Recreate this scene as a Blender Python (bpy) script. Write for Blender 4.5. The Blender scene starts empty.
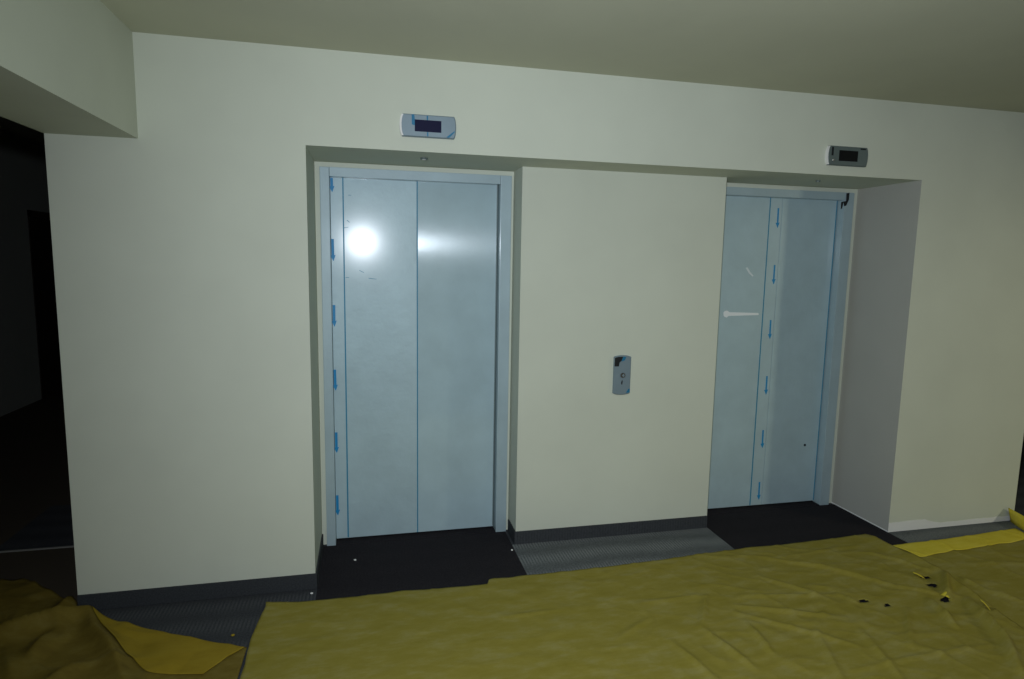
import bpy, bmesh, math, random
from mathutils import Vector, Matrix, noise
random.seed(7)
S = bpy.context.scene
COL = S.collection

# ------------------------------------------------------------------ camera
CAM = Vector((0.0, -3.1422, 1.6728))
R_ = Vector((0.97407866, -0.22553705, 0.01742973))
U_ = Vector((0.01099623, 0.12417017, 0.99220001))
F_ = Vector((0.22594212, 0.9662892, -0.12343157))
cd = bpy.data.cameras.new('camera')
cd.sensor_fit = 'HORIZONTAL'; cd.sensor_width = 36.0
cd.lens = 621.2425 * 36.0 / 1024.0
cd.clip_start = 0.02
cam = bpy.data.objects.new('camera', cd); COL.objects.link(cam)
m = Matrix.Identity(4)
for i in range(3):
    m[i][0] = R_[i]; m[i][1] = U_[i]; m[i][2] = -F_[i]; m[i][3] = CAM[i]
cam.matrix_world = m
S.camera = cam

# ------------------------------------------------------------------ materials
def mat(name, col, rough=0.6, metal=0.0, spec=0.4, **kw):
    M = bpy.data.materials.new(name); M.use_nodes = True
    b = M.node_tree.nodes['Principled BSDF']
    b.inputs['Base Color'].default_value = (*col, 1)
    b.inputs['Roughness'].default_value = rough
    b.inputs['Metallic'].default_value = metal
    b.inputs['Specular IOR Level'].default_value = spec
    for k, v in kw.items(): b.inputs[k].default_value = v
    return M
def nd(M, t, **kw):
    n = M.node_tree.nodes.new(t)
    for k, v in kw.items(): setattr(n, k, v)
    return n
def ln(M, a, ao, b, bi): M.node_tree.links.new(a.outputs[ao], b.inputs[bi])
def coords(M, scale=(1, 1, 1)):
    t = nd(M, 'ShaderNodeTexCoord'); p = nd(M, 'ShaderNodeMapping')
    p.inputs['Scale'].default_value = scale
    ln(M, t, 'Object', p, 'Vector'); return p
def ntex(M, p, scale, detail=4.0, rough=0.55):
    n = nd(M, 'ShaderNodeTexNoise'); n.inputs['Scale'].default_value = scale
    n.inputs['Detail'].default_value = detail; n.inputs['Roughness'].default_value = rough
    ln(M, p, 'Vector', n, 'Vector'); return n
def ramp(M, src, out, stops):
    r = nd(M, 'ShaderNodeValToRGB'); e = r.color_ramp.elements
    while len(e) < len(stops): e.new(0.5)
    for i, (p, c) in enumerate(stops):
        e[i].position = p; e[i].color = (*c, 1)
    ln(M, src, out, r, 'Fac'); return r
def bump(M, src, out, strength, dist=0.002, prev=None):
    b = nd(M, 'ShaderNodeBump'); b.inputs['Strength'].default_value = strength
    b.inputs['Distance'].default_value = dist; ln(M, src, out, b, 'Height')
    if prev: ln(M, prev, 'Normal', b, 'Normal')
    ln(M, b, 'Normal', M.node_tree.nodes['Principled BSDF'], 'Normal'); return b
def bsdf(M): return M.node_tree.nodes['Principled BSDF']

def paint(name, col, rough=0.7):
    M = mat(name, col, rough, spec=0.25)
    p = coords(M)
    n = ntex(M, p, 2.2, 3)
    r = ramp(M, n, 'Fac', [(0.3, tuple(c * 0.97 for c in col)), (0.7, tuple(min(1, c * 1.03) for c in col))])
    ln(M, r, 'Color', bsdf(M), 'Base Color')
    bump(M, ntex(M, p, 260, 3), 'Fac', 0.12, 0.001)
    return M
WALL = paint('cream_wall_paint', (0.62, 0.655, 0.55))
CEIL = paint('ceiling_paint', (0.56, 0.57, 0.44), 0.8)
REVEAL_SHADE = paint('shaded_reveal_paint', (0.42, 0.42, 0.38), 0.85)  # wall paint made darker and greyer: the right reveal's shade put into colour
DIM = mat('grey_binding', (0.22, 0.22, 0.20), 0.8)
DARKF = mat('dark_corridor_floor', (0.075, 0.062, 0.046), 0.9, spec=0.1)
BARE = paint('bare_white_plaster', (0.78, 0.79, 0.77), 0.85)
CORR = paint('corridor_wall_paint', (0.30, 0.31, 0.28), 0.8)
BROWN = mat('dark_brown_door', (0.03, 0.022, 0.018), 0.5)

# grey ribbed carpet in tiles laid with alternating pile direction
def carpet(name, c0, c1, rib, tile=0.5):
    M = mat(name, c0, 0.95, spec=0.1)
    p = coords(M)
    w = nd(M, 'ShaderNodeTexWave', wave_type='BANDS', bands_direction='X')
    w.inputs['Scale'].default_value = 18; w.inputs['Distortion'].default_value = 1.2
    w.inputs['Detail'].default_value = 2; w.inputs['Detail Scale'].default_value = 4
    ln(M, p, 'Vector', w, 'Vector')
    w2 = nd(M, 'ShaderNodeTexWave', wave_type='BANDS', bands_direction='Y')
    w2.inputs['Scale'].default_value = 1.7; w2.inputs['Distortion'].default_value = 2.5
    ln(M, p, 'Vector', w2, 'Vector')
    mx = nd(M, 'ShaderNodeMath', operation='MULTIPLY'); ln(M, w, 'Fac', mx, 0); ln(M, w2, 'Fac', mx, 1)
    n = ntex(M, p, 130, 4, 0.7)
    ad = nd(M, 'ShaderNodeMath', operation='MULTIPLY_ADD'); ad.inputs[1].default_value = rib
    ln(M, mx, 'Value', ad, 0); ln(M, n, 'Fac', ad, 2)
    r = ramp(M, ad, 'Value', [(0.3, c0), (0.95, c1)])
    ln(M, r, 'Color', bsdf(M), 'Base Color')
    bump(M, ad, 'Value', 0.5, 0.003)
    return M
GREYC = carpet('grey_ribbed_carpet', (0.060, 0.068, 0.072), (0.20, 0.215, 0.22), 0.45)
BLACKC = carpet('black_carpet', (0.014, 0.013, 0.016), (0.035, 0.032, 0.036), 0.08)
DARKC = carpet('dark_blue_grey_carpet', (0.028, 0.031, 0.036), (0.085, 0.090, 0.098), 0.30)
SKIRT = carpet('dark_carpet_skirting', (0.030, 0.033, 0.037), (0.068, 0.074, 0.080), 0.15)

def cloth_mat(name, c0, c1, c2):
    M = mat(name, c1, 0.8, spec=0.2)
    p = coords(M, (1.0, 2.6, 1.0))
    n = ntex(M, p, 5.5, 8, 0.72)
    r = ramp(M, n, 'Fac', [(0.30, c0), (0.5, c1), (0.72, c2)])
    ln(M, r, 'Color', bsdf(M), 'Base Color')
    p2 = coords(M)
    b1 = bump(M, ntex(M, p2, 24, 5, 0.6), 'Fac', 0.16, 0.004)
    bump(M, ntex(M, p2, 420, 2), 'Fac', 0.25, 0.001, b1)
    return M
CLOTH = cloth_mat('yellow_dust_sheet', (0.232, 0.194, 0.022), (0.262, 0.222, 0.038), (0.305, 0.272, 0.090))
CLOTHF = cloth_mat('yellow_dust_sheet_folded_double', (0.56, 0.45, 0.03), (0.62, 0.51, 0.045), (0.66, 0.56, 0.08))

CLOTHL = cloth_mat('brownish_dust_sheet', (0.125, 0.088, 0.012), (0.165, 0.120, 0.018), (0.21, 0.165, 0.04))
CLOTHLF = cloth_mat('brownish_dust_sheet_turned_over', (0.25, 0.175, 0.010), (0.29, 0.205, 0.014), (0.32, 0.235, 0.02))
# stainless doors under blue protective film
def film(name, col, metal, rough, wavy=0.25, grain=0.08, aniso=0.0, coat=0.0, crough=0.15):
    M = mat(name, col, rough, metal, spec=0.5)
    bsdf(M).inputs['Coat Weight'].default_value = coat; bsdf(M).inputs['Coat Roughness'].default_value = crough
    p = coords(M, (1, 1, 1))
    n = ntex(M, p, 5.0, 5, 0.6)
    r = ramp(M, n, 'Fac', [(0.3, tuple(c * 0.93 for c in col)), (0.7, tuple(min(1, c * 1.05) for c in col))])
    ln(M, r, 'Color', bsdf(M), 'Base Color')
    b = bump(M, ntex(M, p, 14.0, 3), 'Fac', wavy, 0.003)
    g = coords(M, (1, 1, 0.004))
    bump(M, ntex(M, g, 420, 3), 'Fac', grain, 0.0006, b)
    if aniso:
        t = nd(M, 'ShaderNodeTangent', direction_type='RADIAL', axis='Z')
        ln(M, t, 'Tangent', bsdf(M), 'Tangent')
        bsdf(M).inputs['Anisotropic'].default_value = aniso
        bsdf(M).inputs['Anisotropic Rotation'].default_value = 0.0
    return M
FILM = film('blue_filmed_steel', (0.43, 0.57, 0.62), 0.15, 0.55, 0.9, 0.05, 0, 0.4, 0.165)
FILMR = film('blue_filmed_brushed_steel', (0.43, 0.57, 0.62), 0.02, 0.19, 0.03, 0.06, 0.95, 0.25, 0.36)
JAMB = film('pale_blue_filmed_steel', (0.38, 0.49, 0.53), 0.12, 0.5, 0.3, 0.05, 0, 0.4, 0.12)
SEAM = mat('dark_blue_film_edge', (0.03, 0.23, 0.38), 0.5)
GAP = mat('dark_gap', (0.015, 0.03, 0.045), 0.7)
ARROW = mat('blue_arrow_print', (0.006, 0.24, 0.52), 0.5)
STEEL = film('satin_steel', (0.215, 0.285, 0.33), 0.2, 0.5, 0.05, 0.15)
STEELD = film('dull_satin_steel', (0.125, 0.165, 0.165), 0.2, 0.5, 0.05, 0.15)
SCREEN = mat('dark_blue_display', (0.004, 0.005, 0.035), 0.5, spec=0.15)
SCREENB = mat('black_display', (0.004, 0.005, 0.007), 0.5, spec=0.15)
BLUETAPE = mat('blue_film_tape', (0.01, 0.17, 0.32), 0.5)
BLACKT = mat('black_scrap', (0.008, 0.010, 0.012), 0.7)
BRONZE = mat('bronze_button', (0.14, 0.13, 0.11), 0.4, 0.6)
WHITE = mat('white_smear', (0.80, 0.84, 0.86), 0.6)
PALE = mat('faint_smear', (0.66, 0.74, 0.77), 0.6)
LENS = mat('white_lens', (0.7, 0.7, 0.66), 0.4)
FLECK_GLINT = mat('white_plaster_and_glint', (0.8, 0.8, 0.78), 0.8)  # plaster specks, and the painted glint on the indicator rims
CHROME = mat('chrome', (0.6, 0.6, 0.58), 0.25, 0.9)

# ------------------------------------------------------------------ helpers
def link(name, bm, material, parent=None, smooth=False, loc=None, mats=None):
    bmesh.ops.recalc_face_normals(bm, faces=bm.faces[:])
    me = bpy.data.meshes.new(name); bm.to_mesh(me); bm.free()
    for mm in (mats or [material]): me.materials.append(mm)
    if smooth:
        for p in me.polygons: p.use_smooth = True
    o = bpy.data.objects.new(name, me); COL.objects.link(o)
    if parent:
        o.parent = parent
        o.location = -parent.location if loc is None else loc
    elif loc is not None: o.location = loc
    return o
def tag(o, label=None, cat=None, group=None, kind=None):
    if label: o['label'] = label
    if cat: o['category'] = cat
    if group: o['group'] = group
    if kind: o['kind'] = kind
    return o
def empty(name, loc, label, cat, group=None):
    o = bpy.data.objects.new(name, None); COL.objects.link(o); o.location = loc
    o.empty_display_size = 0.1
    return tag(o, label, cat, group)
def box(bm, x0, x1, y0, y1, z0, z1, bev=0.0):
    r = bmesh.ops.create_cube(bm, size=1.0)
    vs = r['verts']
    for v in vs:
        v.co = Vector(((x0 + x1) / 2 + v.co.x * (x1 - x0), (y0 + y1) / 2 + v.co.y * (y1 - y0), (z0 + z1) / 2 + v.co.z * (z1 - z0)))
    if bev:
        es = {e for v in vs for e in v.link_edges}
        bmesh.ops.bevel(bm, geom=list(es), offset=bev, segments=2, affect='EDGES', profile=0.7)
    return bm
def B(*a, bev=0.0): return box(bmesh.new(), *a, bev=bev)
def boxes(*L):
    bm = bmesh.new()
    for a in L: box(bm, *a)
    return bm
def prism(pts, y0, y1, bm=None):
    """Outline in x,z extruded from y0 (front) to y1 (back)."""
    bm = bm or bmesh.new()
    a = [bm.verts.new((x, y0, z)) for x, z in pts]; b = [bm.verts.new((x, y1, z)) for x, z in pts]
    bm.faces.new(a); bm.faces.new(b[::-1])
    n = len(pts)
    for i in range(n): bm.faces.new((a[i], a[(i + 1) % n], b[(i + 1) % n], b[i]))
    return bm
def bevelled(bm, off, seg=2):
    bmesh.ops.bevel(bm, geom=bm.edges[:], offset=off, segments=seg, affect='EDGES', profile=0.7); return bm
def structure(name, bm, material): return tag(link(name, bm, material), kind='structure')

# ------------------------------------------------------------------ measures
XL, XB = -1.3457, -0.9814
ZS, ZC, ZL = 2.1874, 2.636, 2.20
XR1, XR2 = -0.2743, 3.2238
XP1, XP2, YP = 0.8457, 2.1085, 0.2898
YB = 0.50              # back of the recess
XE = 4.236             # right-hand end of the wall
HB = 0.081
DEEP = 1.3

# ------------------------------------------------------------------ the room
structure('floor', B(XL - 0.02, 9.5, -6.0, 9.0, -0.1, 0.0), DARKC)
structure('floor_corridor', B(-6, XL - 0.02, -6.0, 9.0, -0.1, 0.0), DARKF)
def frame_strip(x0, x1, o0, o1):   # wall around one door opening
    return [(x0, o0, YB, DEEP, 0, ZL), (o1, x1, YB, DEEP, 0, ZL), (o0, o1, YB, DEEP, 2.173, ZL)]
structure('wall_back', boxes((XL, XR1, 0, DEEP, 0, ZL), (XR2, XE, 0, DEEP, 0, ZL), (XL, XE, 0, DEEP, ZL, 3.2),
          *frame_strip(XR1, XP1, -0.2475, 0.8285), *frame_strip(XP2, XR2, 2.1115, 3.1785)), WALL)
def paint_shade(o, test):
    o.data.materials.append(REVEAL_SHADE)
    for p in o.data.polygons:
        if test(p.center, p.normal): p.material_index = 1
paint_shade(bpy.data.objects['wall_back'], lambda c, n: abs(n.x) > .9 and abs(c.x - XR2) < .01 and c.y < 0.8)  # right reveal faces take the painted-in shade
structure('wall_center', B(XP1, XP2, YP, DEEP, 0, ZL), WALL)
structure('ceiling', boxes((XB, 9.5, -6.0, 0.0, ZC, ZC + 0.15), (XE, 9.5, 0.0, 9.0, ZC, ZC + 0.15), (-6, XL, -6, 9, 2.955, 3.1)), CEIL)
structure('trim_bulkhead', B(XL, XB, -6.0, 0.0, ZS, 3.1), WALL)
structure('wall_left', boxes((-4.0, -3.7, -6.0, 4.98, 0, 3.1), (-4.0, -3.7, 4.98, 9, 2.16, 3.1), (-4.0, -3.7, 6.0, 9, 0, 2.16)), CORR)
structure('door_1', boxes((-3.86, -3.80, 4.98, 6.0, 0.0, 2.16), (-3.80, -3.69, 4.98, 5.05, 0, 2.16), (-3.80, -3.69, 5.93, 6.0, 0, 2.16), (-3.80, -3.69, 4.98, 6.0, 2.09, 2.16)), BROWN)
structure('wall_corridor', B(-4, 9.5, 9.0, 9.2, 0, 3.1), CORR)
structure('wall_right', B(9.5, 9.7, -4.8, 9.2, 0, 3.1), WALL)
structure('wall_front', B(-3.7, 9.5, -4.8, -4.6, 0, 3.1), WALL)

# skirtings: strips of dark carpet with a bound top edge
def skirt(name, segs):
    bm = bmesh.new()
    for s in segs: box(bm, *s, 0.0, HB, bev=0.003)
    return structure(name, bm, SKIRT)
T = 0.008
skirt('baseboard_left', [(XL, XR1 + T, -T, 0.0), (XR1, XR1 + T, 0.0, YB - 0.03)])
skirt('baseboard_center', [(XP1 - T, XP2, YP - T, YP), (XP1 - T, XP1, YP, YB - 0.03)])
# unpainted strip where the right-hand skirting is missing
bm = bmesh.new()
N = 40; top = []
for i in range(N + 1):
    x = XR2 + (XE - XR2) * i / N
    h = 0.066 + 0.006 * noise.noise(Vector((x * 6, 0, 3))) - 0.030 * min(1, max(0, (x - 3.50) / 0.12)) + 0.004 * noise.noise(Vector((x * 31, 0, 3)))
    top.append((x, h))
prism(top + [(XE, 0.0), (XR2, 0.0)], -0.0012, 0.0, bm)
structure('trim_1', bm, BARE)
structure('trim_2', B(XR2 - 0.0012, XR2, 0.0, YB, 0.0, 0.010), BARE)

# black carpet laid into the floor before each door
def mat_piece(x0, x1, y1, label, m_=None, y0=-1.15, grp='black carpet inlays before the lift doors'):
    o = link('carpet_inlay', B(x0, x1, y0, y1, 0.0, 0.003), m_ or BLACKC)
    return tag(o, label, 'carpet', grp)
mat_piece(-0.2655, 0.822, 0.471, 'black carpet inlay on the floor before the left lift door')
mat_piece(2.1095, 3.2215, 0.471, 'black carpet inlay on the floor before the right lift door')
mat_piece(0.8225, 2.109, YP - T - 0.0005, 'light grey ribbed carpet inlay on the floor before the wall pier', GREYC, -1.15, 'grey carpet inlays')
mat_piece(3.2220, 4.230, -0.002, 'plain grey carpet inlay on the floor along the right wall', GREYC, -1.15, 'grey carpet inlays')
o = link('carpet_patch', B(-2.07, -1.45, 0.745, 1.42, 0.0, 0.006), DARKC)
tag(o, 'grey carpet patch with a pale front edge on the dark corridor floor at left', 'carpet')
b_ = link('edge_strip', B(-2.07, -1.45, 0.735, 0.745, 0.0, 0.008), DIM, o, loc=(0, 0, 0))
tag(b_, 'pale edge strip')

# ------------------------------------------------------------------ lift doors
def arrow_bm(x, z1, z0, y, w=0.0055, hw=0.0145):
    """Downward arrow printed on the film: shaft with a head at its foot."""
    hl = 0.034
    j = random.uniform(-0.0015, 0.0015)
    return prism([(x - w + j, z1), (x + w + j, z1), (x + w, z0 + hl), (x + hw, z0 + hl * 1.1), (x + 0.002, z0), (x - hw, z0 + hl), (x - w, z0 + hl)], y - 0.0012, y)
YJ, YD = 0.472, 0.532
def lift_door(name, o0, o1, f0, f1, split, seam, ax, atop, alen, label, panel_mats):
    r = empty(name, ((o0 + o1) / 2, YJ, 0), label, 'lift door', 'steel lift doors')
    ztop, zh = 2.172, 2.122
    for a, b in ((f0, o0), (o1, f1)):
        bm = B(a, b, YJ, YB + 0.06, 0.0, ztop, bev=0.004)
        link('jamb', bm, JAMB, r)
    link('header', B(o0 + 0.001, o1 - 0.001, YJ + 0.001, YB + 0.06, zh, ztop, bev=0.002), JAMB, r)
    g = link('threshold', B(o0, o1, YJ, YD + 0.035, 0.0, 0.006, bev=0.001), BLACKC, r)
    g = 0.003
    left = link('door_panel', B(o0 + 0.001, split - g, YD, YD + 0.035, 0.016, zh + 0.03, bev=0.002), panel_mats[0], r)
    right = link('door_panel', B(split + g, o1 - 0.003, YD, YD + 0.035, 0.016, zh + 0.03, bev=0.002), panel_mats[1], r)
    link('panel_gap', B(split - g, split + g, YD + 0.003, YD + 0.03, 0.016, zh), SEAM if o0 < 1 else JAMB, r)
    link('shaft_backing', B(o0, o1, YD + 0.04, YD + 0.06, 0.0, zh + 0.03), GAP, r)
    off = -r.location
    s = link('film_seam', prism([(seam - 0.0045, 0.02), (seam + 0.0035, 0.02), (seam + 0.004, zh), (seam - 0.003, zh)], YD - 0.001, YD), SEAM, left, loc=(0, 0, 0))
    for z in atop:
        link('arrow', arrow_bm(ax, min(z, zh - 0.002), z - alen, YD, 0.0072 if o0 < 1 else 0.0055), ARROW, left, loc=(0, 0, 0))
    link('film_seam', B(o1 - 0.010, o1 - 0.004, YD - 0.001, YD, 0.02, zh), SEAM if o0 > 1 else STEELD, right, loc=(0, 0, 0))
    return r, left, right
zs = [2.166, 1.785, 1.413, 1.040, 0.668, 0.285]
L, LL, LR = lift_door('lift_door', -0.1965, 0.762, -0.247, 0.828, 0.285, -0.127, -0.1865, zs, 0.125,
    'left lift door, bright blue-filmed steel with a camera flash glare on it', (FILM, FILMR))
RD, RL, RR = lift_door('lift_door', 2.150, 3.104, 2.112, 3.178, 2.677, 2.586, 2.651, [2.058, 1.685, 1.316, 0.932, 0.554, 0.182], 0.13,
    'right lift door, dim blue-filmed steel with a white smear, partly behind the wall pier', (FILM, FILM))
# smears and scraps on the right door
def blob(pts, y0, y1): return prism(pts, y0, y1)
s = link('smear', blob([(2.292, 1.350), (2.300, 1.338), (2.316, 1.334), (2.330, 1.345), (2.42, 1.347), (2.552, 1.350), (2.556, 1.358), (2.548, 1.364), (2.43, 1.367), (2.335, 1.369), (2.318, 1.380), (2.300, 1.378), (2.290, 1.366)], YD - 0.001, YD), WHITE, RL, loc=(0, 0, 0))
tag(s, 'white horizontal smear with a round end')
s = link('smear', blob([(2.435, 1.662), (2.447, 1.668), (2.470, 1.637), (2.497, 1.612), (2.490, 1.606), (2.462, 1.626)], YD - 0.001, YD), PALE, RL, loc=(0, 0, 0))
tag(s, 'faint slanting smear')
bm = bmesh.new()
bmesh.ops.create_cone(bm, cap_ends=True, segments=14, radius1=0.009, radius2=0.007, depth=0.004, matrix=Matrix.Translation((2.992, YD - 0.002, 0.430)) @ Matrix.Rotation(math.pi / 2, 4, 'X'))
tag(link('dark_spot', bm, BLACKT, RR, loc=(0, 0, 0)), 'small dark spot')
# torn black film hanging from the corner of the right frame
bm = bmesh.new()
pts = [(3.122, 2.166, 0.018), (3.118, 2.12, 0.016), (3.108, 2.082, 0.012), (3.096, 2.110, 0.012), (3.084, 2.108, 0.014), (3.076, 2.062, 0.006)]
prev = None
for i, (x, z, w) in enumerate(pts):
    y = YJ - 0.003 - 0.006 * (i % 2)
    cur = [bm.verts.new((x - w / 2, y, z)), bm.verts.new((x + w / 2, y - 0.004, z + 0.004)), bm.verts.new((x + w / 2, y + 0.003, z + 0.004)), bm.verts.new((x - w / 2, y + 0.003, z))]
    if prev:
        for k in range(4): bm.faces.new((prev[k], prev[(k + 1) % 4], cur[(k + 1) % 4], cur[k]))
    else: bm.faces.new(cur)
    prev = cur
bm.faces.new(prev)
tag(link('torn_film', bm, BLACKT, RD), 'black scrap of torn film')
# small scuffs around the glare and on the frame of the left door
for (x, z, w, h, a) in [(-0.115, 1.85, .03, .003, .2), (-0.10, 1.885, .018, .004, -.7), (-0.11, 1.30 + .27, .02, .003, 0), (0.03, 1.565, .045, .003, -.1), (-0.03, 1.605, .03, .003, -.5), (-0.09, 2.03, .016, .003, 0)]:
    c, s_ = math.cos(a), math.sin(a)
    q = [(-w / 2, -h / 2), (w / 2, -h / 3), (w / 2, h / 3), (-w / 2, h / 2)]
    link('scuff', prism([(x + c * u - s_ * v, z + s_ * u + c * v) for u, v in q], YD - 0.0008, YD), SEAM, LL, loc=(0, 0, 0))

# ------------------------------------------------------------------ floor indicators above the doors
def bowed(x0, x1, z0, z1, bow, n=10, vertical=False):
    """Rectangle whose two short ends bulge outwards."""
    pts = []
    if not vertical:
        for i in range(n + 1):
            t = i / n; pts.append((x1 - bow + bow * math.sin(math.pi * t) ** 0.6, z0 + (z1 - z0) * t))
        for i in range(n + 1):
            t = i / n; pts.append((x0 + bow - bow * math.sin(math.pi * t) ** 0.6, z1 + (z0 - z1) * t))
    else:
        for i in range(n + 1):
            t = i / n; pts.append((x0 + (x1 - x0) * t, z0 + bow - bow * math.sin(math.pi * t) ** 0.6))
        for i in range(n + 1):
            t = i / n; pts.append((x1 + (x0 - x1) * t, z1 - bow + bow * math.sin(math.pi * t) ** 0.6))
    return pts
def shrink(pts, k):
    cx = (min(p[0] for p in pts) + max(p[0] for p in pts)) / 2; cz = (min(p[1] for p in pts) + max(p[1] for p in pts)) / 2
    hx = max(p[0] for p in pts) - cx; hz = max(p[1] for p in pts) - cz
    return [(cx + (x - cx) * (hx - k) / hx, cz + (z - cz) * (hz - k) / hz) for x, z in pts]
def plate_bm(pts, y_wall, thick, k=0.004):
    """Plate with a chamfered rim standing proud of the wall."""
    bm = bmesh.new(); n = len(pts)
    rings = []
    for (p, y) in ((pts, y_wall), (pts, y_wall - thick + k), (shrink(pts, k), y_wall - thick)):
        rings.append([bm.verts.new((x, y, z)) for x, z in p])
    for a, b in zip(rings, rings[1:]):
        for i in range(n): bm.faces.new((a[i], a[(i + 1) % n], b[(i + 1) % n], b[i]))
    bm.faces.new(rings[0][::-1]); bm.faces.new(rings[-1])
    return bm
def indicator(x0, x1, z0, z1, sx0, sx1, sz0, sz1, label, pm, sm):
    r = empty('floor_indicator', ((x0 + x1) / 2, 0, z0), label, 'lift indicator', 'floor indicators above the lift doors')
    t = 0.020
    p = link('face_plate', plate_bm(bowed(x0, x1, z0, z1, 0.010), 0.0, t), pm, r)
    pts = [(x0 + 0.009 - 0.010 * math.sin(math.pi * k / 10) ** 0.6, z0 + 0.003 + (z1 - z0 - 0.006) * k / 10) for k in range(11)]
    w = 0.006 if x0 < 1 else 0.001
    c = link('rim_glint', prism([(x - 0.003, z) for x, z in pts] + [(x + w, z) for x, z in pts[::-1]], -t - 0.001, -0.0005), FLECK_GLINT, r)  # flash highlight on the left rim, painted as a pale strip
    c['label'] = 'painted glint along the left rim'
    s = link('display', B(sx0, sx1, -t - 0.0015, -t + 0.004, sz0, sz1, bev=0.0012), sm, r)
    return r, p, t
i1, p1, t = indicator(0.163, 0.432, 2.266, 2.371, 0.231, 0.359, 2.291, 2.346,
    'steel floor indicator with a dark blue display and blue tape above the left lift door', STEEL, SCREEN)
yf = -t
tp = link('film_tape', prism([(0.217, 2.322), (0.231, 2.318), (0.231, 2.350), (0.229, 2.369), (0.216, 2.369)], yf - 0.001, yf), BLUETAPE, p1, loc=(0, 0, 0)); tag(tp, 'blue tape beside the display')
link('film_seam', B(0.288, 0.295, yf - 0.0008, yf, 2.3465, 2.3665), BLUETAPE, p1, loc=(0, 0, 0))
link('film_seam', B(0.290, 0.296, yf - 0.0008, yf, 2.2705, 2.2905), BLUETAPE, p1, loc=(0, 0, 0))
tp = link('film_tape', prism([(0.383, 2.271), (0.398, 2.270), (0.424, 2.297), (0.424, 2.304)], yf - 0.001, yf), BLUETAPE, p1, loc=(0, 0, 0)); tag(tp, 'slanted blue tape at the corner')
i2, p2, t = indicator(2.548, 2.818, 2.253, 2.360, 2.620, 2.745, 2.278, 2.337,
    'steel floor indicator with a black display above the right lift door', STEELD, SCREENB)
bm = bmesh.new()
bmesh.ops.create_uvsphere(bm, u_segments=10, v_segments=6, radius=0.008, matrix=Matrix.Translation((2.582, yf - 0.001, 2.280)))
tag(link('fixing_screw', bm, CHROME, p2, loc=(0, 0, 0), smooth=True), 'bright fixing screw')
link('film_tape', B(2.570, 2.582, yf - 0.001, yf, 2.305, 2.352), BLACKT, p2, loc=(0, 0, 0))
link('film_tape', B(2.76, 2.795, yf - 0.001, yf, 2.346, 2.354), BLACKT, p2, loc=(0, 0, 0))

# ------------------------------------------------------------------ call panel on the pier
r = empty('call_panel', (1.487, YP, 0.898), 'steel lift call panel with one button on the wall between the doors', 'call panel')
y = YP - 0.018
pl = link('face_plate', plate_bm(bowed(1.427, 1.534, 0.894, 1.133, 0.010, vertical=True), YP, 0.018), STEEL, r)
bm = bmesh.new()
bmesh.ops.create_cone(bm, cap_ends=True, segments=28, radius1=0.016, radius2=0.014, depth=0.008, matrix=Matrix.Translation((1.483, y - 0.002, 1.013)) @ Matrix.Rotation(math.pi / 2, 4, 'X'))
bt = link('call_button', bm, BRONZE, r)
bm = prism([(1.474, 1.013), (1.485, 1.003), (1.492, 1.013), (1.484, 1.024)], y - 0.0075, y - 0.006)
link('button_mark', bm, STEEL, bt, loc=(0, 0, 0))
bm = prism([(1.474, 0.972), (1.479, 0.984), (1.483, 0.980), (1.481, 0.958), (1.475, 0.958)], y - 0.0015, y)
link('keyhole', bm, BLACKT, r)
tp = link('film_tape', prism([(1.4275, 1.068), (1.455, 1.068), (1.459, 1.092), (1.470, 1.100), (1.480, 1.126), (1.45, 1.125), (1.4285, 1.120)], y - 0.0012, y), BLACKT, pl, loc=(0, 0, 0)); tag(tp, 'dark tape at the top left corner')
tp = link('film_tape', prism([(1.470, 1.097), (1.492, 1.105), (1.500, 1.124), (1.482, 1.127)], y - 0.001, y), BLUETAPE, pl, loc=(0, 0, 0)); tag(tp, 'blue tape at the top')
tp = link('film_tape', prism([(1.506, 0.906), (1.530, 0.908), (1.531, 0.932), (1.521, 0.928)], y - 0.001, y), BLUETAPE, pl, loc=(0, 0, 0)); tag(tp, 'blue tape at the bottom corner')

# ------------------------------------------------------------------ sensors in the soffit
def sensor(x, y, rad, label):
    r = empty('ceiling_sensor', (x, y, ZL), label, 'sensor', 'small sensors in the recess soffit')
    bm = bmesh.new()
    bmesh.ops.create_cone(bm, cap_ends=True, segments=24, radius1=rad * 0.85, radius2=rad, depth=0.008, matrix=Matrix.Translation((x, y, ZL - 0.004)))
    link('rim', bm, STEELD, r)
    bm = bmesh.new()
    bmesh.ops.create_uvsphere(bm, u_segments=16, v_segments=8, radius=rad * 0.6, matrix=Matrix.Translation((x, y, ZL - 0.006)) @ Matrix.Diagonal((1, 1, 0.5, 1)))
    link('lens', bm, LENS, r, smooth=True)
sensor(0.293, 0.184, 0.020, 'small round sensor in the soffit before the left lift door')
sensor(2.686, 0.22, 0.014, 'small round sensor in the soffit before the right lift door')

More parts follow.
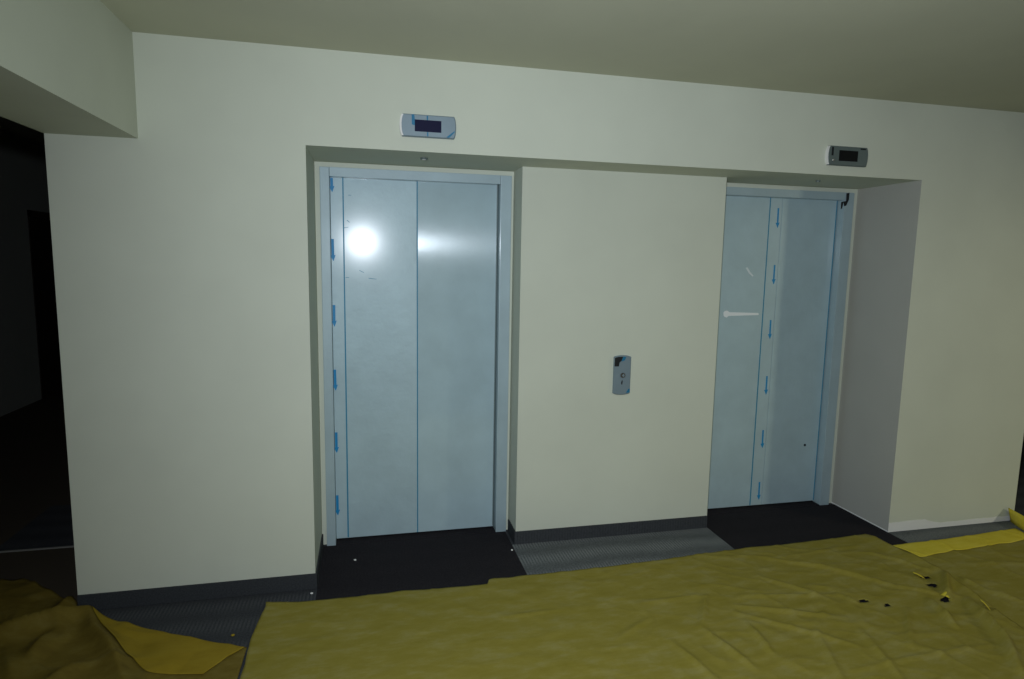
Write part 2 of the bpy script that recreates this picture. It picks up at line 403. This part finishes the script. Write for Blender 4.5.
# ------------------------------------------------------------------ yellow dust sheets
def seg_ridge(x, y, pts, h, w):
    best = 1e9; tb = 0
    tot = len(pts) - 1
    for i in range(tot):
        ax, ay = pts[i]; bx, by = pts[i + 1]
        dx, dy = bx - ax, by - ay; L2 = dx * dx + dy * dy
        t = max(0, min(1, ((x - ax) * dx + (y - ay) * dy) / L2))
        d = math.hypot(x - ax - dx * t, y - ay - dy * t)
        if d < best: best, tb = d, (i + t) / tot
    if best > w * 3.2: return 0.0
    return h * (0.55 * math.exp(-(best / w) ** 2) + 0.45 * math.exp(-best / (w * 0.55))) * (0.35 + 0.65 * math.sin(math.pi * min(1, max(0.02, tb * 0.96 + 0.02))))
def lerp(a, b, t): return a + (b - a) * t
def poly_at(pts, t):
    """Point on a polyline at fraction t of its length."""
    ls = [math.dist(a, b) for a, b in zip(pts, pts[1:])]; s = t * sum(ls)
    for (a, b), l in zip(zip(pts, pts[1:]), ls):
        if s <= l or b is pts[-1]:
            k = min(1, s / l) if l else 0
            return (lerp(a[0], b[0], k), lerp(a[1], b[1], k))
        s -= l
def sheet(name, top, bottom, left, right, nu, nv, zfun, material, holes=(), thick=0.002):
    """Coons patch between four edge polylines (x, y), z from zfun."""
    bm = bmesh.new(); g = []
    c00, c10, c01, c11 = top[0], top[-1], bottom[0], bottom[-1]
    for j in range(nv + 1):
        v = j / nv; row = []
        l, r = poly_at(left, v), poly_at(right, v)
        for i in range(nu + 1):
            u = i / nu; t, b = poly_at(top, u), poly_at(bottom, u)
            p = [(1 - v) * t[k] + v * b[k] + (1 - u) * l[k] + u * r[k] - ((1 - u) * (1 - v) * c00[k] + u * (1 - v) * c10[k] + (1 - u) * v * c01[k] + u * v * c11[k]) for k in (0, 1)]
            row.append(bm.verts.new((p[0], p[1], zfun(p[0], p[1], u, v))))
        g.append(row)
    for j in range(nv):
        for i in range(nu):
            q = (g[j][i], g[j][i + 1], g[j + 1][i + 1], g[j + 1][i])
            cx = sum(k.co.x for k in q) / 4; cy = sum(k.co.y for k in q) / 4
            if any(((cx - hx) * math.cos(a) + (cy - hy) * math.sin(a)) ** 2 / rx ** 2 + (-(cx - hx) * math.sin(a) + (cy - hy) * math.cos(a)) ** 2 / ry ** 2 < 1 for hx, hy, rx, ry, a in holes): continue
            bm.faces.new(q)
    for v in [v for v in bm.verts if not v.link_faces]: bm.verts.remove(v)
    o = link(name, bm, material, smooth=True)
    if o.data.polygons and o.data.polygons[0].normal.z < 0:
        o.data.flip_normals()
    s = o.modifiers.new('thickness', 'SOLIDIFY'); s.thickness = thick; s.offset = 1
    return o
def jag(pts, amp, n, seed):
    """Resample an edge with small irregularities."""
    out = []
    for i in range(n + 1):
        x, y = poly_at(pts, i / n); e = 0 if i in (0, n) else 1
        out.append((x + e * amp * noise.noise(Vector((x * 9, y * 9, seed))), y + e * amp * noise.noise(Vector((x * 9, y * 9, seed + 40)))))
    return out
RIDGES = [([(2.327, -.606), (2.362, -.708)], .010, .012), ([(2.572, -.796), (2.45, -.92), (2.327, -1.053)], .012, .014),
    ([(2.361, -.28), (2.54, -.44), (2.717, -.634)], .012, .02), ([(2.04, -.375), (2.15, -.5), (2.261, -.669)], .009, .02),
    ([(2.737, -.765), (2.70, -.87), (2.663, -.968)], .022, .020), ([(2.929, -.803), (2.86, -.95), (2.781, -1.109), (2.636, -1.288)], .034, .026),
    ([(1.94, -1.139), (2.3, -1.12), (2.689, -1.12)], .008, .012), ([(1.656, -.482), (1.58, -.6), (1.499, -.716)], .013, .014),
    ([(1.482, -.728), (1.52, -.9), (1.552, -1.046)], .012, .022), ([(1.712, -.734), (1.70, -.85), (1.686, -.958)], .012, .018),
    ([(3.041, -.572), (2.95, -.66), (2.854, -.76)], .035, .022), ([(2.181, -.172), (2.33, -.27), (2.481, -.373)], .009, .018),
    ([(2.854, -.253), (2.95, -.38), (3.008, -.511)], .012, .016), ([(2.708, -.612), (2.78, -.67), (2.837, -.718)], .014, .014),
    ([(1.294, -.485), (1.626, -.476)], .007, .014), ([(1.087, -.726), (1.289, -.607)], .007, .018),
    ([(2.295, -.194), (2.876, -.153)], .005, .014), ([(.591, -.466), (.89, -.458)], .005, .014), ([(1.75, -.60), (2.2, -.80)], .010, .02), ([(1.72, -.66), (2.1, -1.0)], .010, .02), ([(1.8, -.52), (2.35, -.62)], .007, .016),
    ([(1.30, -.80), (1.36, -1.1)], .009, .02), ([(2.2, -.9), (2.1, -1.25)], .009, .02), ([(2.0, -.85), (1.85, -1.2)], .009, .02)]
def central_z(x, y, u, v):
    z = 0.010 + 0.006 * min(1, max(0, (x - 1.2) / 1.6))
    for p, h, w in RIDGES: z += seg_ridge(x, y, p, h * 1.5, w * 0.85)
    f = 0.35 + 0.65 * min(1, max(0, (x - 0.9) / 1.2))
    n = noise.noise(Vector((x * 3.1 + y * 2.0, y * 4.4 - x * 1.2, 1.7)))
    z += f * 0.005 * max(0, 1 - abs(n) * 9)
    z += f * 0.0035 * max(0, 1 - abs(noise.noise(Vector((x * 6.1 - 3, y * 6.0 + x * 3, 8.2)))) * 10)
    z += 0.0025 * noise.noise(Vector((x * 2.2, y * 9, 4))) + 0.0012 * noise.noise(Vector((x * 14, y * 17, 4)))
    e = min(u, 1 - u, v)
    if x > 2.85 and 1 - u < 0.022: z += 0.020 * (1 - (1 - u) / 0.022) * min(1, max(0, (0.40 - v) / 0.1)) * min(1, v / 0.03)
    return max(0.0055 if x < 2.7 else 0.0095, z)
top = [(-.498, -.108), (-.40, -.128), (-.337, -.140), (-.125, -.145), (.144, -.132), (.346, -.143), (.592, -.155), (.606, -.104), (.833, -.104), (1.231, -.100), (1.864, -.062), (2.132, -.048), (2.541, -.047), (3.026, -.028)]
right = [(3.026, -.028), (3.028, -.12), (3.032, -.236), (3.071, -.419), (3.05, -.60), (3.0, -.85), (2.93, -1.3), (2.9, -2.3)]
left = [(-.498, -.108), (-.515, -.38), (-.512, -.6), (-.49, -1.0), (-.5, -2.3)]
holes = [(2.926, -.556, .030, .014, .1), (2.893, -.632, .032, .017, 0.1), (2.823, -.764, .026, .018, .3), (2.405, -.690, .035, .0085, .1), (2.497, -.745, .020, .009, .2), (2.965, -.885, .030, .010, 0.1)]
sh = sheet('dust_sheet', jag(top, .006, 160, 2), [(-.5, -2.3), (2.9, -2.3)], jag(left, .012, 60, 5), jag(right, .012, 80, 9), 300, 190, central_z, CLOTH, holes)
tag(sh, 'large yellow dust sheet spread over the carpet before both lift doors', 'dust sheet', 'yellow dust sheets on the floor')
# torn edge near the front of the sheet, and curled flaps at the holes
def flap(x, y, z, w, l, ang, lift, parent, curl=1.0):
    bm = bmesh.new(); g = []
    n = 7
    for j in range(n + 1):
        t = j / n; row = []
        hw = w / 2 * (1 - 0.75 * t)
        for i in range(5):
            s = (i / 4 - .5) * 2
            lx = s * hw; ly = l * math.sin(t * 1.4 * curl) / 1.4; lz = z + lift * (math.sin(t * math.pi * .62)) + 0.3 * lift * s * s * (1 - t) * -1
            row.append(bm.verts.new((x + lx * math.cos(ang) - ly * math.sin(ang), y + lx * math.sin(ang) + ly * math.cos(ang), max(0.008, lz))))
        g.append(row)
    for j in range(n):
        for i in range(4): bm.faces.new((g[j][i], g[j][i + 1], g[j + 1][i + 1], g[j + 1][i]))
    o = link('torn_flap', bm, CLOTHF, parent, smooth=True, loc=(0, 0, 0))
    s = o.modifiers.new('thickness', 'SOLIDIFY'); s.thickness = 0.0015
    return o
flap(2.925, -.542, .018, .045, .075, 1.35, .020, sh)
flap(2.845, -.748, .026, .040, .035, -1.2, .014, sh, 1.3)
flap(2.972, -.868, .026, .065, .045, 1.1, .026, sh)

def right_z(x, y, u, v):
    z = 0.004
    for p, h, w in [([(3.131, -.696), (3.223, -.852)], .018, .018), ([(3.088, -.56), (3.13, -.63), (3.158, -.701)], .016, .016), ([(3.3, -.45), (3.6, -.5), (3.9, -.62)], .010, .02), ([(3.5, -.35), (3.9, -.42)], .006, .015), ([(3.1, -.9), (3.4, -1.2)], .012, .02)]: z += seg_ridge(x, y, p, h, w)
    z += 0.005 * max(0, 1 - abs(noise.noise(Vector((x * 3.3 + y, y * 4.1, 11)))) * 9) + 0.003 * noise.noise(Vector((x * 8, y * 9, 3)))
    if x < 3.12: z = min(z, 0.005)
    return max(0.0045, z)
rt = sheet('dust_sheet', jag([(3.045, -.175), (3.526, -.166), (4.095, -.122)], .004, 60, 31), [(2.80, -2.0), (3.9, -2.0)], [(3.045, -.175), (2.98, -.6), (2.80, -2.0)], jag([(4.095, -.122), (3.98, -.5), (3.9, -2.0)], .01, 40, 33), 110, 120, right_z, CLOTH)
tag(rt, 'yellow dust sheet with a bright folded hem at the foot of the right wall', 'dust sheet', 'yellow dust sheets on the floor')
# the hem turned back double along its top edge
hem = sheet('folded_hem', jag([(3.080, -.178), (3.526, -.168), (4.093, -.125)], .004, 60, 31), jag([(3.12, -.335), (3.6, -.300), (4.05, -.265)], .016, 60, 51), [(3.080, -.178), (3.12, -.335)], [(4.093, -.125), (4.05, -.265)], 100, 14,
            lambda x, y, u, v: right_z(x, y, u, v) + 0.005 + 0.004 * math.sin(math.pi * v) + 0.002 * noise.noise(Vector((x * 7, y * 7, 0))), CLOTHF)
hem.parent = rt
tag(hem, 'bright yellow hem folded double')

# curled sheet at the right end of the wall
def curl_z(x, y, u, v):
    d = u * 1.7
    return 0.0055 + 0.096 * (1 - 0.8 * v) * min(1, d / 0.022) * math.exp(-(max(0, d - 0.022) / 0.075) ** 1.6) + 0.010 * max(0, 1 - abs(noise.noise(Vector((x * 4, y * 4, 21)))) * 5) * min(1, max(0, d - .1) * 4)
cs = sheet('dust_sheet', [(4.188, -.020), (4.30, -.020), (4.7, -.020), (5.8, -.020)], [(4.03, -.62), (5.6, -.7)], jag([(4.188, -.020), (4.167, -.06), (4.118, -.165), (4.065, -.35), (4.03, -.62)], .004, 40, 61), [(5.8, -.020), (5.6, -.7)], 220, 60, curl_z, CLOTHF)
for v in cs.data.vertices:
    v.co.x -= 0.62 * max(0, v.co.z - 0.012) * min(1, max(0, 1 + (v.co.y + .02) / .14))
    if v.co.x < 4.4: v.co.y = min(v.co.y, -0.014)
tag(cs, 'yellow dust sheet curled up at the right end of the wall', 'dust sheet', 'yellow dust sheets on the floor')

# crumpled sheet at the left corner
def left_z(x, y, u, v):
    z = 0.006
    for p, h, w in [([(-1.274, -.065), (-1.20, -.22), (-1.10, -.35), (-1.02, -.48), (-.9, -.7)], .06, .045), ([(-1.274, -.065), (-1.45, -.12), (-1.7, -.2)], .075, .06), ([(-1.36, -.2), (-1.38, -.4)], .05, .05),
                    ([(-1.5, -.3), (-1.35, -.55)], .03, .04), ([(-1.15, -.45), (-1.3, -.65)], .03, .04), ([(-1.40, .10), (-1.42, -.05)], .05, .05), ([(-1.6, 0.2), (-1.8, .5)], .02, .05)]: z += seg_ridge(x, y, p, h, w)
    z += 0.012 * max(0, 1 - abs(noise.noise(Vector((x * 3.7, y * 4.1 + x, 31)))) * 6) + 0.003 * noise.noise(Vector((x * 9, y * 9, 3)))
    d = min(1, max(0, (-.50 - x) / .25))
    return max(0.005, lerp(0.007, z, d))
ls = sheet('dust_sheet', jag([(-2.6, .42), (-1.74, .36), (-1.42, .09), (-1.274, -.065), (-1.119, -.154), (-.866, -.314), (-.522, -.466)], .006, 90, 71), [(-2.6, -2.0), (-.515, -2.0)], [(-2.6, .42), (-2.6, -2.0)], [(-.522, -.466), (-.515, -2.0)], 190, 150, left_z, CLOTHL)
for v in ls.data.vertices:          # the sheet folds round the wall's corner and stays clear of it
    if v.co.x > XL - 0.016 and v.co.y > -0.016:
        if v.co.y + 0.016 < v.co.x - (XL - 0.016): v.co.y = -0.016
        else: v.co.x = XL - 0.016
tag(ls, 'crumpled yellow dust sheet with a folded corner by the left end of the wall', 'dust sheet', 'yellow dust sheets on the floor')
def flap_z(x, y, u, v): return left_z(x, y, u, v) + 0.006 + 0.004 * math.sin(math.pi * v)
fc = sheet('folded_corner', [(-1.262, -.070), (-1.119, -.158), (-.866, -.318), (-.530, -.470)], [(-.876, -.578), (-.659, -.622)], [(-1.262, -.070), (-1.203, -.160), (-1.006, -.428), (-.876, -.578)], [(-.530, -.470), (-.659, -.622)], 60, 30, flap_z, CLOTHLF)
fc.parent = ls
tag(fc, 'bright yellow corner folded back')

# ------------------------------------------------------------------ specks on the carpet
def fleck(x, y, s, z, label, m_=FLECK_GLINT, grp='plaster specks on the carpet'):
    bm = bmesh.new()
    bmesh.ops.create_icosphere(bm, subdivisions=2, radius=s)
    for v in bm.verts:
        v.co *= 1 + 0.35 * noise.noise(v.co * (3 / s) * .3 + Vector((x, y, 0)))
        v.co.z *= 0.5
    lo = min(v.co.z for v in bm.verts)
    o = link('plaster_speck', bm, m_, loc=(x, y, z - lo))
    tag(o, label, 'speck', grp)
fleck(-.084, .258, .007, .003, 'white plaster speck on the black carpet near the left frame of the left door')
fleck(.806, .209, .007, .003, 'white plaster speck on the black carpet by the corner of the wall pier')
fleck(-.290, -.055, .007, .0, 'white plaster speck on the grey carpet at the corner of the left skirting')
fleck(-.600, -.353, .008, .0, 'yellowish speck on the grey carpet between the folded sheet and the large sheet', CLOTHLF)

# ------------------------------------------------------------------ light: the camera's flash and a dim surrounding
fl = bpy.data.lights.new('camera_flash', 'SPOT')
fl.energy = 222; fl.color = (0.93, 1.0, 1.10)
fl.shadow_soft_size = 0.035
fl.spot_size = math.radians(170); fl.spot_blend = 1.0
fo = bpy.data.objects.new('camera_flash', fl); COL.objects.link(fo)
fo.location = (-0.05, -3.12, 1.872)
aim = fo.location + Vector((math.sin(math.radians(38)), math.cos(math.radians(38)), math.tan(math.radians(-8))))
fo.rotation_euler = (aim - fo.location).to_track_quat('-Z', 'Y').to_euler()
# a warm work lamp standing out of view in the lobby, towards the right
wl = bpy.data.lights.new('work_lamp', 'SPOT')
wl.energy = 125; wl.color = (1.0, 0.95, 0.68)
wl.shadow_soft_size = 0.12; wl.spot_size = math.radians(64); wl.spot_blend = 1.0
wo = bpy.data.objects.new('work_lamp', wl); COL.objects.link(wo)
wo.location = (6.3, -3.2, 2.25)
wo.rotation_euler = (Vector((3.55, 0.0, 0.35)) - wo.location).to_track_quat('-Z', 'Y').to_euler()
W = bpy.data.worlds.new('world'); S.world = W; W.use_nodes = True
W.node_tree.nodes['Background'].inputs[0].default_value = (0.5, 0.55, 0.5, 1)
W.node_tree.nodes['Background'].inputs[1].default_value = 0.004

S.view_settings.view_transform = 'Standard'; S.view_settings.look = 'None'
S.view_settings.gamma = 1.0; S.view_settings.use_curve_mapping = False
S.view_settings.exposure = 0.0
